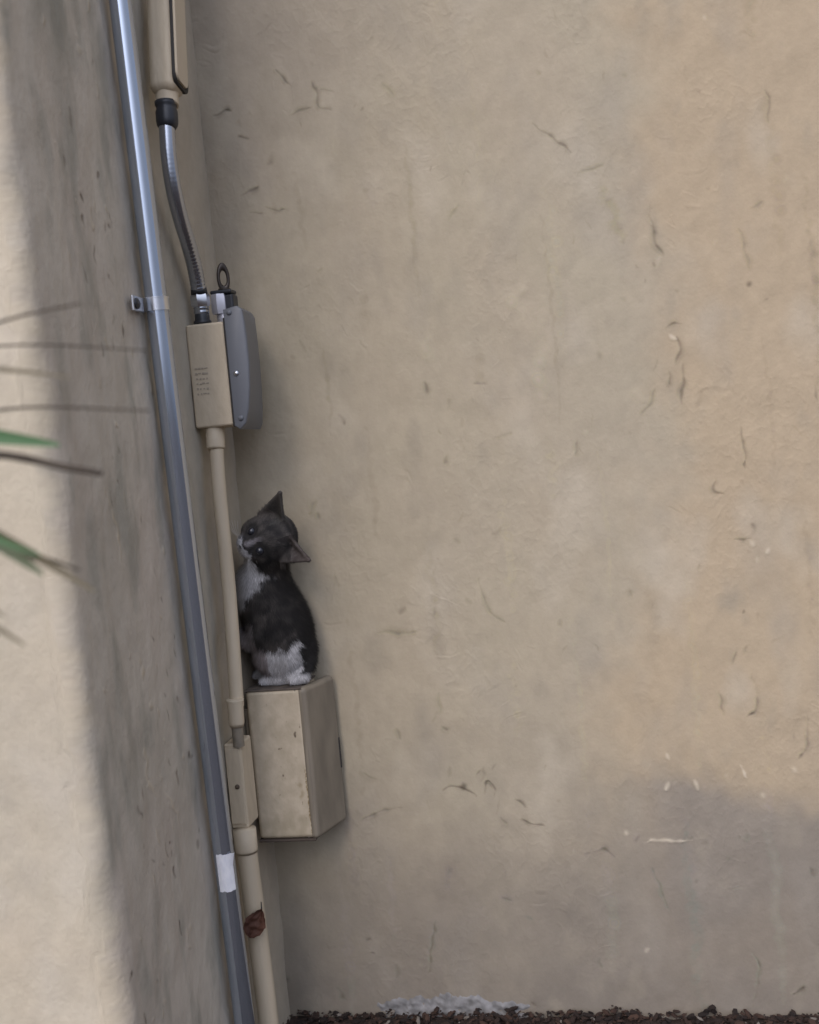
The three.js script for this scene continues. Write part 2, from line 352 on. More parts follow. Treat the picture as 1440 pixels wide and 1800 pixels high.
    const dk = (k) => `rgba(70,62,52,${k})`, lt = (k) => `rgba(196,182,158,${k})`, s = w / 1.75 / 1000;
    for (const [k, wd, l, p] of [...chips, ...side]) blob(x, cnv(p, w, h), k * 0.6, wd * s * 0.9, l ? lt : dk);
    for (let i = 0; i < 60; i++) { const u = 0.1 + r() * 0.5, y = r() * 1.3; blob(x, cnv([u, y, u + 0.012 * (r() - 0.5), y + 0.02 * (r() - 0.5), u + 0.02 * (r() - 0.5), y + 0.03 * (r() - 0.5)], w, h), 0.22 * r(), 3 * s, dk); }
  }, true);
  const bump = canvasTex(TW, TH, (x, w, h) => {
    const im = x.createImageData(w, h), d = im.data, q = rng(4);
    for (let j = 0; j < h; j++) for (let i = 0; i < w; i++) {
      const X = (i / w) * 1.75, Y = (j / h) * HH, o = (j * w + i) * 4, k = 130 + 80 * fbm(X * 20, Y * 10, 4) + 18 * fbm(X * 140, Y * 110, 2) + 10 * (q() - 0.5);
      d[o] = d[o + 1] = d[o + 2] = k; d[o + 3] = 255;
    }
    x.putImageData(im, 0, 0);
    const s = w / 1.75 / 1000;
    for (const [k, wd, l, p] of [...chips, ...side]) blob(x, cnv(p, w, h), k * 0.8, wd * s * 0.9, l ? (a) => `rgba(255,255,255,${a})` : (a) => `rgba(0,0,0,${a})`);
  });
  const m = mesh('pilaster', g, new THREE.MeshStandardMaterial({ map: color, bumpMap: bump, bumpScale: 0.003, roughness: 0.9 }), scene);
  tag(m, 'plastered pilaster with pale front and rough grey side carrying the conduits', 'pilaster');
}
// ---------------------------------------------------------------- materials of the fittings
const grain = (seed, a, b, freq = 10) => canvasTex(256, 256, (x, w, h) => perPixel(x, w, h, (u, v) => mixc(a, b, clamp(0.5 + 0.9 * fbm(u * freq + seed * 3.7, v * freq + seed, 4)))), true);
const greyTex = (seed, lo, hi, fx, fy) => canvasTex(256, 256, (x, w, h) => {
  const im = x.createImageData(w, h); for (let i = 0; i < w * h; i++) { const k = lerp(lo, hi, clamp(0.5 + 0.8 * fbm((i % w) / w * fx + seed, Math.floor(i / w) / h * fy, 4))); im.data.set([k, k, k, 255], i * 4); } x.putImageData(im, 0, 0);
});
const TAN = [0.44, 0.372, 0.285];
const tan = new THREE.MeshStandardMaterial({ map: grain(1, [0.49, 0.415, 0.305], [0.55, 0.47, 0.35], 2.2), roughness: 0.6, bumpMap: greyTex(2, 60, 200, 5, 9), bumpScale: 0.0004 });
const zincR = greyTex(4, 70, 120, 6, 40);
const galv = new THREE.MeshStandardMaterial({ color: new THREE.Color().setRGB(0.44, 0.49, 0.57), metalness: 0.84, roughness: 0.36, roughnessMap: zincR });
const bright = new THREE.MeshStandardMaterial({ color: new THREE.Color().setRGB(0.66, 0.68, 0.72), metalness: 1, roughness: 0.28 });
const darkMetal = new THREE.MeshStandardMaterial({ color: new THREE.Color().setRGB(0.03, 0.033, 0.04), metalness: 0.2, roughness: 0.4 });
const flexM = new THREE.MeshPhysicalMaterial({ color: new THREE.Color().setRGB(0.40, 0.43, 0.49), metalness: 0.95, roughness: 0.27, clearcoat: 0.4, clearcoatRoughness: 0.2 });
const rubber = new THREE.MeshStandardMaterial({ color: new THREE.Color().setRGB(0.022, 0.02, 0.019), roughness: 0.7 });
const coverM = new THREE.MeshStandardMaterial({ color: new THREE.Color().setRGB(0.14, 0.15, 0.17), roughness: 0.45, metalness: 0.1, bumpMap: greyTex(7, 90, 170, 30, 30), bumpScale: 0.0003 });
const lidM = new THREE.MeshStandardMaterial({ map: grain(5, [0.18, 0.155, 0.12], [0.25, 0.215, 0.165], 1.6), roughness: 0.6 });

// ---------------------------------------------------------------- grey steel conduit down the side of the pilaster
const emtAt = (y) => V(0.0172, y, 0.2222 + 0.0497 * y + 0.002 * Math.sin(y * 2.6));
{
  const t = thing('steel_conduit', 'long shiny grey steel conduit running down the pilaster, with a white sticker', 'conduit');
  const pts = []; for (let y = -0.1; y <= 2.601; y += 0.1) pts.push(emtAt(y));
  const g = new THREE.TubeGeometry(new THREE.CatmullRomCurve3(pts), 160, 0.0124, 40), uv = g.attributes.uv;
  for (let i = 0; i < uv.count; i++) uv.setXY(i, uv.getX(i) * 6, uv.getY(i));
  zincR.wrapS = zincR.wrapT = THREE.RepeatWrapping;
  mesh('pipe', g, galv, t);
  const up = emtAt(1).sub(emtAt(0.9)).normalize(), c = emtAt(0.963);
  const strap = mesh('strap', merge(
    rod(c.clone().addScaledVector(up, -0.0075), c.clone().addScaledVector(up, 0.0075), 0.0138, 0.0138, 40, true),
    rod(c.clone().addScaledVector(up, -0.0075), c.clone().addScaledVector(up, -0.0062), 0.0144), rod(c.clone().addScaledVector(up, 0.0062), c.clone().addScaledVector(up, 0.0075), 0.0144),
    rbox(0.003, 0.017, 0.03, 0.0012, 0.006, 0.9615, 0.2995)), bright, t);
  strap.userData.label = 'one-hole steel strap holding the conduit';
  mesh('screw', merge(lathe([[0, 0], [0.0062, 0], [0.0062, 0.0016], [0.004, 0.0032], [0, 0.0036]], V(0.0072, 0.9612, 0.306), V(1, 0, 0.1)), rbox(0.003, 0.0011, 0.009, 0.0003, 0.0095, 0.9612, 0.306)), darkMetal, strap);
  // the sticker: a paper rectangle wrapped on the pipe, its upper right corner lifting
  const sg = new THREE.CylinderGeometry(0.01275, 0.01275, 0.046, 24, 14, true, -0.42, 1.6), sp = sg.attributes.position;
  for (let i = 0; i < sp.count; i++) {
    const u = sg.attributes.uv.getX(i), v = sg.attributes.uv.getY(i), k = 1 + 0.35 * Math.pow(clamp((u - 0.6) / 0.4) * clamp((v - 0.65) / 0.35), 1.3) + 0.012 * n2(u * 4, v * 5) + 0.012;
    sp.setXYZ(i, sp.getX(i) * k, sp.getY(i) + 0.0012 * n2(u * 3, 4), sp.getZ(i) * k);
  }
  sg.computeVertexNormals(); sg.applyQuaternion(new THREE.Quaternion().setFromUnitVectors(V(0, 1, 0), up)); const sc = emtAt(0.298); moved(sg, sc.x, sc.y, sc.z);
  const st = mesh('sticker', sg, new THREE.MeshStandardMaterial({ map: grain(9, [0.72, 0.74, 0.80], [0.82, 0.83, 0.87], 3), roughness: 0.55, side: THREE.DoubleSide }), t);
  st.userData.label = 'blank white paper sticker on the conduit';
}

// ---------------------------------------------------------------- conduit body at the top of the picture
{
  const t = thing('conduit_elbow_fitting', 'tan painted conduit body at the top with dark gasket edge, above the flexible conduit', 'conduit body', [0.027, 1.2, 0.199]);
  t.rotation.x = -0.17;
  mesh('body', merge(rbox(0.034, 0.14, 0.036, 0.011, 0, 0.083, 0, 5), lathe([[0, 0.0], [0.0128, 0.0], [0.0135, 0.004], [0.0135, 0.02], [0.016, 0.034], [0, 0.036]], V(0, 0, 0), V(0, 1, 0)), rod(V(0, 0.145, 0), V(0, 0.175, 0), 0.0145)), tan, t);
  const plate = (w, h, r, d) => { const s = new THREE.Shape(); const a = w / 2, b = h / 2; s.moveTo(-a + r, -b); s.lineTo(a - r, -b); s.quadraticCurveTo(a, -b, a, -b + r); s.lineTo(a, b - r); s.quadraticCurveTo(a, b, a - r, b); s.lineTo(-a + r, b); s.quadraticCurveTo(-a, b, -a, b - r); s.lineTo(-a, -b + r); s.quadraticCurveTo(-a, -b, -a + r, -b);
    const g = new THREE.ExtrudeGeometry(s, { depth: d, bevelEnabled: true, bevelSize: 0.0008, bevelThickness: 0.0008, bevelSegments: 2, curveSegments: 8 }); g.rotateY(Math.PI / 2); return g; };
  mesh('gasket', moved(plate(0.040, 0.126, 0.013, 0.003), 0.0150, 0.083, -0.002), rubber, t);
  mesh('cover', moved(plate(0.033, 0.119, 0.011, 0.0015), 0.0190, 0.0835, 0.0015), tan, t);
  mesh('pipe', rod(V(0, 0.17, 0), V(0.0, 1.35, 0.2), 0.0122), tan, t);
}

// ---------------------------------------------------------------- flexible conduit between the conduit body and the upper box
{
  const t = thing('flexible_conduit', 'dark grey flexible conduit curving down into the upper box', 'flexible conduit');
  const c = new THREE.CatmullRomCurve3([V(0.0262, 1.205, 0.2), V(0.0255, 1.17, 0.2045), V(0.0248, 1.14, 0.2055), V(0.0245, 1.105, 0.200), V(0.0235, 1.075, 0.184), V(0.0222, 1.048, 0.162), V(0.019, 1.02, 0.138), V(0.0168, 0.995, 0.1255), V(0.0162, 0.965, 0.121)]);
  const N = 420, g = new THREE.TubeGeometry(c, N, 0.0094, 28), p = g.attributes.position, q = V(0, 0, 0);
  for (let i = 0; i <= N; i++) {                                   // shallow ribs that show more towards the lower end
    c.getPointAt(i / N, q); const a = 0.002 + 0.022 * sstep(0.5, 0.85, i / N), s = 1 + a * Math.sin((i / N) * 52 * Math.PI * 2);
    for (let k = 0; k <= 28; k++) { const o = i * 29 + k; p.setXYZ(o, q.x + (p.getX(o) - q.x) * s, q.y + (p.getY(o) - q.y) * s, q.z + (p.getZ(o) - q.z) * s); }
  }
  g.computeVertexNormals();
  mesh('hose', g, flexM, t);
  const top = c.getPointAt(0), td = V(0.0006, 1, -0.1).normalize();
  mesh('upper_connector', lathe([[0, -0.033], [0.0088, -0.033], [0.0122, -0.028], [0.0130, -0.022], [0.0130, -0.012], [0.0118, -0.009], [0.0118, -0.006], [0.0132, -0.004], [0.0132, 0.0], [0, 0.001]], top, td), darkMetal, t);
  mesh('lower_nut', hexNut(0.0122, 0.0155, V(0.0165, 0.9755, 0.1225), V(0.02, 1, 0.1)), bright, t);
  mesh('lower_connector', merge(lathe([[0, 0], [0.0112, 0], [0.0112, 0.005], [0.0092, 0.007], [0.0092, 0.023], [0, 0.024]], V(0.016, 0.9522, 0.1205), V(0.02, 1, 0.06)), lathe([[0, 0], [0.0105, 0], [0.0098, 0.008], [0, 0.009]], V(0.0168, 0.9905, 0.1245), V(0, 1, 0.12))), darkMetal, t);
}

// ---------------------------------------------------------------- upper box with its grey weatherproof cover
{
  const t = thing('outlet_box', 'small tan outlet box with bulging grey weatherproof cover, below the flexible conduit', 'outlet box');
  mesh('body', rbox(0.0495, 0.1285, 0.078, 0.0032, 0.02525, 0.8878, 0.1035), tan, t);
  const marks = []; for (let i = 0; i < 6; i++) for (let k = 0; k < 4; k++) if (rand() < 0.75) {
    const w = 0.0018 + 0.003 * rand(); marks.push(rbox(w, 0.0016 + 0.0016 * rand(), 0.0012, 0.0004, 0.0085 + k * 0.0043 + 0.001 * rand(), 0.8975 - i * 0.0062 - 0.001 * rand(), 0.1426));
  }
  const worn = new THREE.MeshStandardMaterial({ map: grain(12, [0.30, 0.26, 0.205], [0.42, 0.365, 0.285], 5), roughness: 0.7 });
  mesh('stamped_mark', merge(...marks), worn, t).userData.label = 'worn illegible stamped lines on the side of the box';
  mesh('gasket', rbox(0.0028, 0.1345, 0.086, 0.0012, 0.0514, 0.8888, 0.1015), rubber, t);
  const s = new THREE.Shape(); [[0.053, 0.8235], [0.0585, 0.8195], [0.0655, 0.8255], [0.0705, 0.842], [0.0745, 0.868], [0.0768, 0.9], [0.0766, 0.93], [0.0757, 0.95], [0.0742, 0.9625], [0.069, 0.9672], [0.053, 0.9645]].forEach(([x, y], i) => (i ? s.lineTo(x, y) : s.moveTo(x, y)));
  const cg = new THREE.ExtrudeGeometry(s, { depth: 0.094, steps: 14, bevelEnabled: true, bevelSize: 0.0015, bevelThickness: 0.0018, bevelSegments: 3 }), p = cg.attributes.position;
  for (let i = 0; i < p.count; i++) {
    const k = clamp(p.getZ(i) / 0.094), f = 0.40 + 0.6 * Math.pow(k, 0.75); p.setX(i, 0.053 + (p.getX(i) - 0.053) * f);
    p.setZ(i, p.getZ(i) + 0.0486);
  }
  const cover = mesh('cover', toCreasedNormals(cg, 0.6), coverM, t); cover.userData.label = 'bulging grey hinged cover';
  [[0.0592, 0.9615], [0.0608, 0.8866], [0.0612, 0.8315]].forEach(([x, y], i) => mesh('screw', lathe([[0, 0], [0.0034, 0], [0.0034, 0.0012], [0.002, 0.0024], [0, 0.0027]], V(x, y, 0.144), V(0.1, 0.1, 1)), i === 1 ? bright : coverM, cover));
  const plug = mesh('plug', merge(hexNut(0.0105, 0.025, V(0.0315, 0.967, 0.0945), V(0, 1, 0)), lathe([[0, 0], [0.0105, 0], [0.0105, 0.014], [0, 0.0145]], V(0.036, 0.9525, 0.09), V(0, 1, 0))), new THREE.MeshStandardMaterial({ color: new THREE.Color().setRGB(0.6, 0.6, 0.66), metalness: 0.5, roughness: 0.4 }), t);
  mesh('plug_shade_block', merge(rbox(0.0165, 0.034, 0.022, 0.003, 0.0425, 0.9745, 0.086), rbox(0.028, 0.005, 0.024, 0.002, 0.036, 0.9945, 0.088)), darkMetal, plug);  // added dark block standing in for the plug's shaded right side
  const ring = new THREE.TorusGeometry(0.0068, 0.0024, 14, 40); ring.scale(0.92, 2.15, 1); ring.rotateY(0.55);
  mesh('loop', merge(moved(ring, 0.0385, 1.0125, 0.09), lathe([[0, 0], [0.0085, 0], [0.008, 0.003], [0, 0.004]], V(0.0385, 0.996, 0.09), V(0, 1, 0))), new THREE.MeshStandardMaterial({ color: new THREE.Color().setRGB(0.05, 0.04, 0.034), metalness: 0.5, roughness: 0.35 }), plug).userData.label = 'dark upright loop on the plug';
}

// ---------------------------------------------------------------- painted conduit beside the kitten, fitting and lower run
{
  const t = thing('painted_conduit', 'thin tan painted conduit between the two boxes, in front of the kitten', 'conduit');
  const a = V(0.0215, 0.8225, 0.1275), m1 = V(0.0215, 0.76, 0.137), m2 = V(0.022, 0.62, 0.1405), b = V(0.022, 0.474, 0.154);
  mesh('pipe', new THREE.TubeGeometry(new THREE.CatmullRomCurve3([a, m1, m2, b]), 60, 0.0088, 28), tan, t);
  mesh('coupling', lathe([[0, 0], [0.0098, 0], [0.0118, 0.003], [0.0118, 0.028], [0, 0.028]], V(0.0205, 0.7955, 0.1322), V(0, 1, -0.16)), tan, t);
  mesh('coupling', lathe([[0, 0], [0.0082, 0], [0.0098, 0.005], [0.0102, 0.03], [0.0112, 0.032], [0.0112, 0.036], [0, 0.036]], V(0.0205, 0.4485, 0.158), V(0, 1, -0.06)), tan, t);
  mesh('neck', rod(V(0.0205, 0.424, 0.1575), V(0.0205, 0.4495, 0.158), 0.0072), lidM, t);
}
{
  const t = thing('conduit_fitting', 'narrow tan rectangular fitting left of the lower box, under the thin conduit', 'conduit fitting');
  mesh('body', rbox(0.0225, 0.109, 0.042, 0.003, 0.0122, 0.3735, 0.139), tan, t);
  mesh('lid', rbox(0.0195, 0.097, 0.003, 0.0012, 0.0122, 0.374, 0.1607), tan, t);
  mesh('screw', lathe([[0, 0], [0.0032, 0], [0.0026, 0.0016], [0, 0.002]], V(0.0145, 0.3735, 0.162), V(0, 0, 1)), new THREE.MeshStandardMaterial({ color: new THREE.Color().setRGB(0.12, 0.09, 0.065), roughness: 0.7, metalness: 0.3 }), t);
  mesh('hub', lathe([[0, 0], [0.0138, 0], [0.0146, 0.004], [0.0146, 0.03], [0, 0.031]], V(0.0172, 0.289, 0.16), V(0, 1, 0)), tan, t);
}
{
  const t = thing('painted_pipe', 'thick tan painted pipe running into the mulch beneath the narrow fitting', 'pipe');
  mesh('pipe', new THREE.TubeGeometry(new THREE.CatmullRomCurve3([V(0.0176, 0.292, 0.16), V(0.0205, 0.2, 0.161), V(0.024, 0.08, 0.162), V(0.026, -0.08, 0.162)]), 40, 0.0128, 30), tan, t);
}

// ---------------------------------------------------------------- lower box, the kitten's perch
{
  const t = thing('junction_box', 'large worn tan junction box with darker lid, the kitten sitting on top', 'junction box');
  const front = canvasTex(512, 1024, (x, w, h) => {
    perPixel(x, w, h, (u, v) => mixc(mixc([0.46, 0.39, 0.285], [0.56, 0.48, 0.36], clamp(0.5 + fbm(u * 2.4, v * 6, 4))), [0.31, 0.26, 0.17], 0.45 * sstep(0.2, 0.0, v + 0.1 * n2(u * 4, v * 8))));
    const dk = (k) => `rgba(58,44,34,${k})`, ru = (k) => `rgba(92,70,34,${k})`;
    blob(x, [430, 290, 432, 330], 0.5, 13, dk); blob(x, [255, 395, 268, 400, 300, 398], 0.3, 7, dk); blob(x, [275, 585, 280, 592], 0.4, 10, dk); blob(x, [265, 520, 268, 526], 0.2, 7, dk);
    blob(x, [410, 660, 440, 665, 445, 720, 415, 735], 0.12, 22, ru); blob(x, [490, 560, 495, 700, 498, 860, 500, 990], 0.45, 12, ru); blob(x, [505, 600, 506, 640], 0.6, 8, dk); blob(x, [500, 800, 505, 850], 0.5, 9, dk); blob(x, [480, 240, 482, 270], 0.2, 8, dk); blob(x, [200, 760, 240, 820], 0.05, 40, dk);
    for (let i = 0; i < 26; i++) { const a = rand() * 500, b = rand() * 1000; blob(x, [a, b, a + 14 * (rand() - 0.5), b + 22 * rand()], 0.2 * rand(), 3 + 4 * rand(), dk); }
  }, true);
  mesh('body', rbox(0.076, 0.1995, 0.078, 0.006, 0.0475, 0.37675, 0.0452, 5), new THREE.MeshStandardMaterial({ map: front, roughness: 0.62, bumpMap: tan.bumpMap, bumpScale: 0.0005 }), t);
  mesh('contact_shade_plate', rbox(0.0765, 0.0022, 0.0785, 0.0009, 0.0475, 0.4766, 0.0452), new THREE.MeshStandardMaterial({ map: grain(14, [0.06, 0.048, 0.04], [0.16, 0.13, 0.105], 4), roughness: 0.85 }), t).userData.label = 'top of the box, darkened in colour for the contact shadow of the kitten';  // thin dark plate, the kitten's contact shadow put into its colour
  const place = (g) => { g.rotateY(-0.285); return moved(g, 0.0965, 0.3765, 0.0455); };
  mesh('gasket', place(rbox(0.003, 0.198, 0.084, 0.0013, -0.0085, 0, 0.0)), lidM, t);
  mesh('lid', place(rbox(0.0140, 0.2025, 0.080, 0.007, -0.001, 0, 0.001, 6)), lidM, t).userData.label = 'darker metal lid on the right of the box';
  mesh('back_plate', rbox(0.0085, 0.15, 0.05, 0.001, 0.0055, 0.375, 0.045), lidM, t);
  mesh('bottom_strip', rbox(0.0785, 0.0032, 0.0795, 0.0012, 0.0478, 0.2752, 0.0458), new THREE.MeshStandardMaterial({ color: new THREE.Color().setRGB(0.07, 0.052, 0.04), roughness: 0.8 }), t);  // thin dark strip along the bottom edge of the box
  mesh('latch', place(rbox(0.003, 0.042, 0.003, 0.0012, 0.0055, -0.006, -0.0345)), rubber, t);
}

// ---------------------------------------------------------------- dead leaf caught between the pipes
{
  const g = new THREE.PlaneGeometry(1, 1, 12, 16), p = g.attributes.position, pts = [];
  const out = (v) => 0.0135 * Math.pow(Math.sin(Math.PI * Math.pow(v, 0.8)), 0.8);
  for (const s of [0, 1]) for (let i = 0; i < p.count; i++) {
    const u = p.getX(i) * 2, v = p.getY(i) + 0.5, w = out(v) * (1 + 0.12 * n2(v * 6, 3 + s * 0));
    const x = u * w, y = (v - 0.5) * 0.036, z = 0.006 * u * u + 0.003 * n2(u * 1.4, v * 3) - 0.003 * (v - 0.5) - s * 0.0007;
    pts.push(x, y, z);
  }
  const idx = [...g.index.array], n = p.count, back = []; for (let i = 0; i < idx.length; i += 3) back.push(idx[i] + n, idx[i + 2] + n, idx[i + 1] + n);
  const L = new THREE.BufferGeometry(); L.setAttribute('position', new THREE.Float32BufferAttribute(pts, 3)); L.setIndex([...idx, ...back]); L.computeVertexNormals();
  const t = thing('dead_leaf', 'curled reddish brown dead leaf stuck between the steel conduit and thick pipe', 'leaf', [0.0268, 0.207, 0.1795]);
  t.rotation.set(-0.1, 0.25, -0.5);
  mesh('blade', L, new THREE.MeshStandardMaterial({ color: new THREE.Color().setRGB(0.082, 0.032, 0.018), roughness: 0.75, side: THREE.DoubleSide }), t);
  mesh('stalk', rod(V(0, 0.017, -0.001), V(-0.004, 0.024, -0.004), 0.0009, 0.0006, 8), rubber, t);
}

// ---------------------------------------------------------------- smear of pale mortar at the foot of the wall
{
  const NX = 90, NY = 26, pos = [], idx = [];
  for (let j = 0; j <= NY; j++) for (let i = 0; i <= NX; i++) {
    const u = i / NX, v = j / NY, x = 0.095 + u * 0.275, top = 0.03 * Math.pow(Math.sin(Math.PI * Math.pow(u, 0.85)), 0.7) + 0.006 * n2(u * 9, 1) + 0.003 * n2(u * 30, 5), y = -0.03 + v * (0.03 + top);
    const edge = Math.min(1, 5 * Math.min(u, 1 - u), 4 * (1 - v)), z = -0.004 + edge * (0.006 + 0.003 * fbm(x * 30, y * 60, 3) + 0.0012 * n2(x * 90, y * 90));
    pos.push(x, y, z + wallLump(x, y));
  }
  for (let j = 0; j < NY; j++) for (let i = 0; i < NX; i++) { const a = j * (NX + 1) + i, b = a + NX + 1; idx.push(a, a + 1, b, a + 1, b + 1, b); }
  const g = new THREE.BufferGeometry(); g.setAttribute('position', new THREE.Float32BufferAttribute(pos, 3)); g.setIndex(idx);
  g.setAttribute('uv', new THREE.Float32BufferAttribute(pos.filter((_, i) => i % 3 < 2).map((v) => v * 5), 2)); g.computeVertexNormals();
  const tx = grain(21, [0.135, 0.133, 0.132], [0.265, 0.262, 0.265], 8); tx.wrapS = tx.wrapT = THREE.MirroredRepeatWrapping;
  tag(mesh('mortar_smear', g, new THREE.MeshStandardMaterial({ map: tx, roughness: 0.9, side: THREE.DoubleSide }), scene), 'rough pale grey mortar smear along the foot of the wall, above the mulch', 'mortar');
}

// ---------------------------------------------------------------- shrub at the left, a few bare twigs and blades reaching into view
{
  const t = thing('shrub', 'sparse shrub whose thin bare twigs reach in from the left of the pilaster', 'shrub', [-0.2, 0, 0.88]);
  const bark = new THREE.MeshStandardMaterial({ map: grain(31, [0.025, 0.018, 0.012], [0.075, 0.056, 0.038], 8), roughness: 0.85 });
  const dry = new THREE.MeshStandardMaterial({ color: new THREE.Color().setRGB(0.16, 0.135, 0.085), roughness: 0.8, side: THREE.DoubleSide });
  const green = new THREE.MeshStandardMaterial({ color: new THREE.Color().setRGB(0.07, 0.15, 0.06), roughness: 0.6, side: THREE.DoubleSide });
  const twig = (pts, r) => {
    const c = new THREE.CatmullRomCurve3(pts.map((q) => V(...q))), N = 40, g = new THREE.TubeGeometry(c, N, r, 10), p = g.attributes.position, q = V(0, 0, 0);
    for (let i = 0; i <= N; i++) { c.getPointAt(i / N, q); const s = (1 - 0.75 * i / N) * (1 + 0.12 * n2(i * 0.6, pts[0][1] * 9)); for (let k = 0; k <= 10; k++) { const o = i * 11 + k; p.setXYZ(o, q.x + (p.getX(o) - q.x) * s, q.y + (p.getY(o) - q.y) * s, q.z + (p.getZ(o) - q.z) * s); } }
    g.computeVertexNormals(); return g;
  };
  mesh('stem', merge(twig([[0, -0.05, 0], [0.02, 0.3, 0.02], [-0.01, 0.6, 0], [0.02, 0.82, 0.0], [0.0, 1.05, 0.02]], 0.011), twig([[0, 0.1, 0], [-0.1, 0.4, 0.06], [-0.18, 0.8, 0.02], [-0.2, 1.0, 0.04]], 0.008)), bark, t);
  const tw = [
    [[[0.015, 0.72, 0.0], [0.15, 0.82, 0.0], [0.34, 0.878, -0.03], [0.396, 0.884, -0.03]], 0.0026],
    [[[0.0, 0.9, 0.0], [0.2, 0.905, 0.02], [0.33, 0.903, 0.01], [0.36, 0.909, 0.0]], 0.0016],
    [[[0.01, 0.74, 0.0], [0.2, 0.86, -0.04], [0.34, 0.866, -0.05], [0.415, 0.857, -0.08]], 0.0019],
    [[[0.01, 0.7, 0.0], [0.18, 0.80, -0.05], [0.33, 0.826, -0.04], [0.425, 0.817, -0.05]], 0.0023],
    [[[0.0, 0.66, 0.0], [0.16, 0.77, 0.0], [0.335, 0.799, 0.0], [0.39, 0.786, -0.005], [0.408, 0.781, -0.01]], 0.0072],
    [[[0.0, 0.6, 0.0], [0.16, 0.76, 0.03], [0.32, 0.777, 0.04], [0.37, 0.745, 0.03], [0.392, 0.726, 0.0]], 0.003],
  ];
  for (const [q, r] of tw) mesh('twig', twig(q, r), bark, t);
  const blade = (a, b, w, sag) => {
    const pos = [], idx = [], N = 16; for (let i = 0; i <= N; i++) { const k = i / N, x = lerp(a[0], b[0], k), y = lerp(a[1], b[1], k) + sag * Math.sin(Math.PI * k), z = lerp(a[2], b[2], k), h = w * Math.pow(Math.sin(Math.PI * clamp(k * 0.96 + 0.02)), 0.6); pos.push(x, y - h, z, x, y, z - 0.25 * h, x, y + h, z); }
    for (let i = 0; i < N; i++) for (const o of [0, 1]) { const p0 = i * 3 + o; idx.push(p0, p0 + 3, p0 + 1, p0 + 1, p0 + 3, p0 + 4); }
    const g = new THREE.BufferGeometry(); g.setAttribute('position', new THREE.Float32BufferAttribute(pos, 3)); g.setIndex(idx); g.computeVertexNormals(); return g;
  };
  mesh('leaf', blade([0.2, 0.77, 0.03], [0.41, 0.715, 0.02], 0.005, 0.03), dry, t);
  mesh('leaf', blade([0.2, 0.75, 0.02], [0.36, 0.705, 0.03], 0.003, 0.02), dry, t);
  mesh('leaf', blade([0.2, 0.85, 0.02], [0.40, 0.838, 0.0], 0.002, 0.01), dry, t);
  mesh('leaf', blade([0.2, 0.79, 0.06], [0.395, 0.74, 0.05], 0.004, 0.014), green, t);
  mesh('leaf', blade([0.2, 0.735, 0.04], [0.375, 0.69, 0.04], 0.004, 0.025), dry, t);
  mesh('leaf', blade([0.2, 0.822, 0.0], [0.388, 0.8, 0.0], 0.006, 0.006), green, t);
  mesh('leaf', blade([0.32, 0.775, 0.04], [0.385, 0.728, 0.03], 0.006, 0.004), new THREE.MeshStandardMaterial({ color: new THREE.Color().setRGB(0.13, 0.15, 0.08), roughness: 0.7, side: THREE.DoubleSide }), t);
}
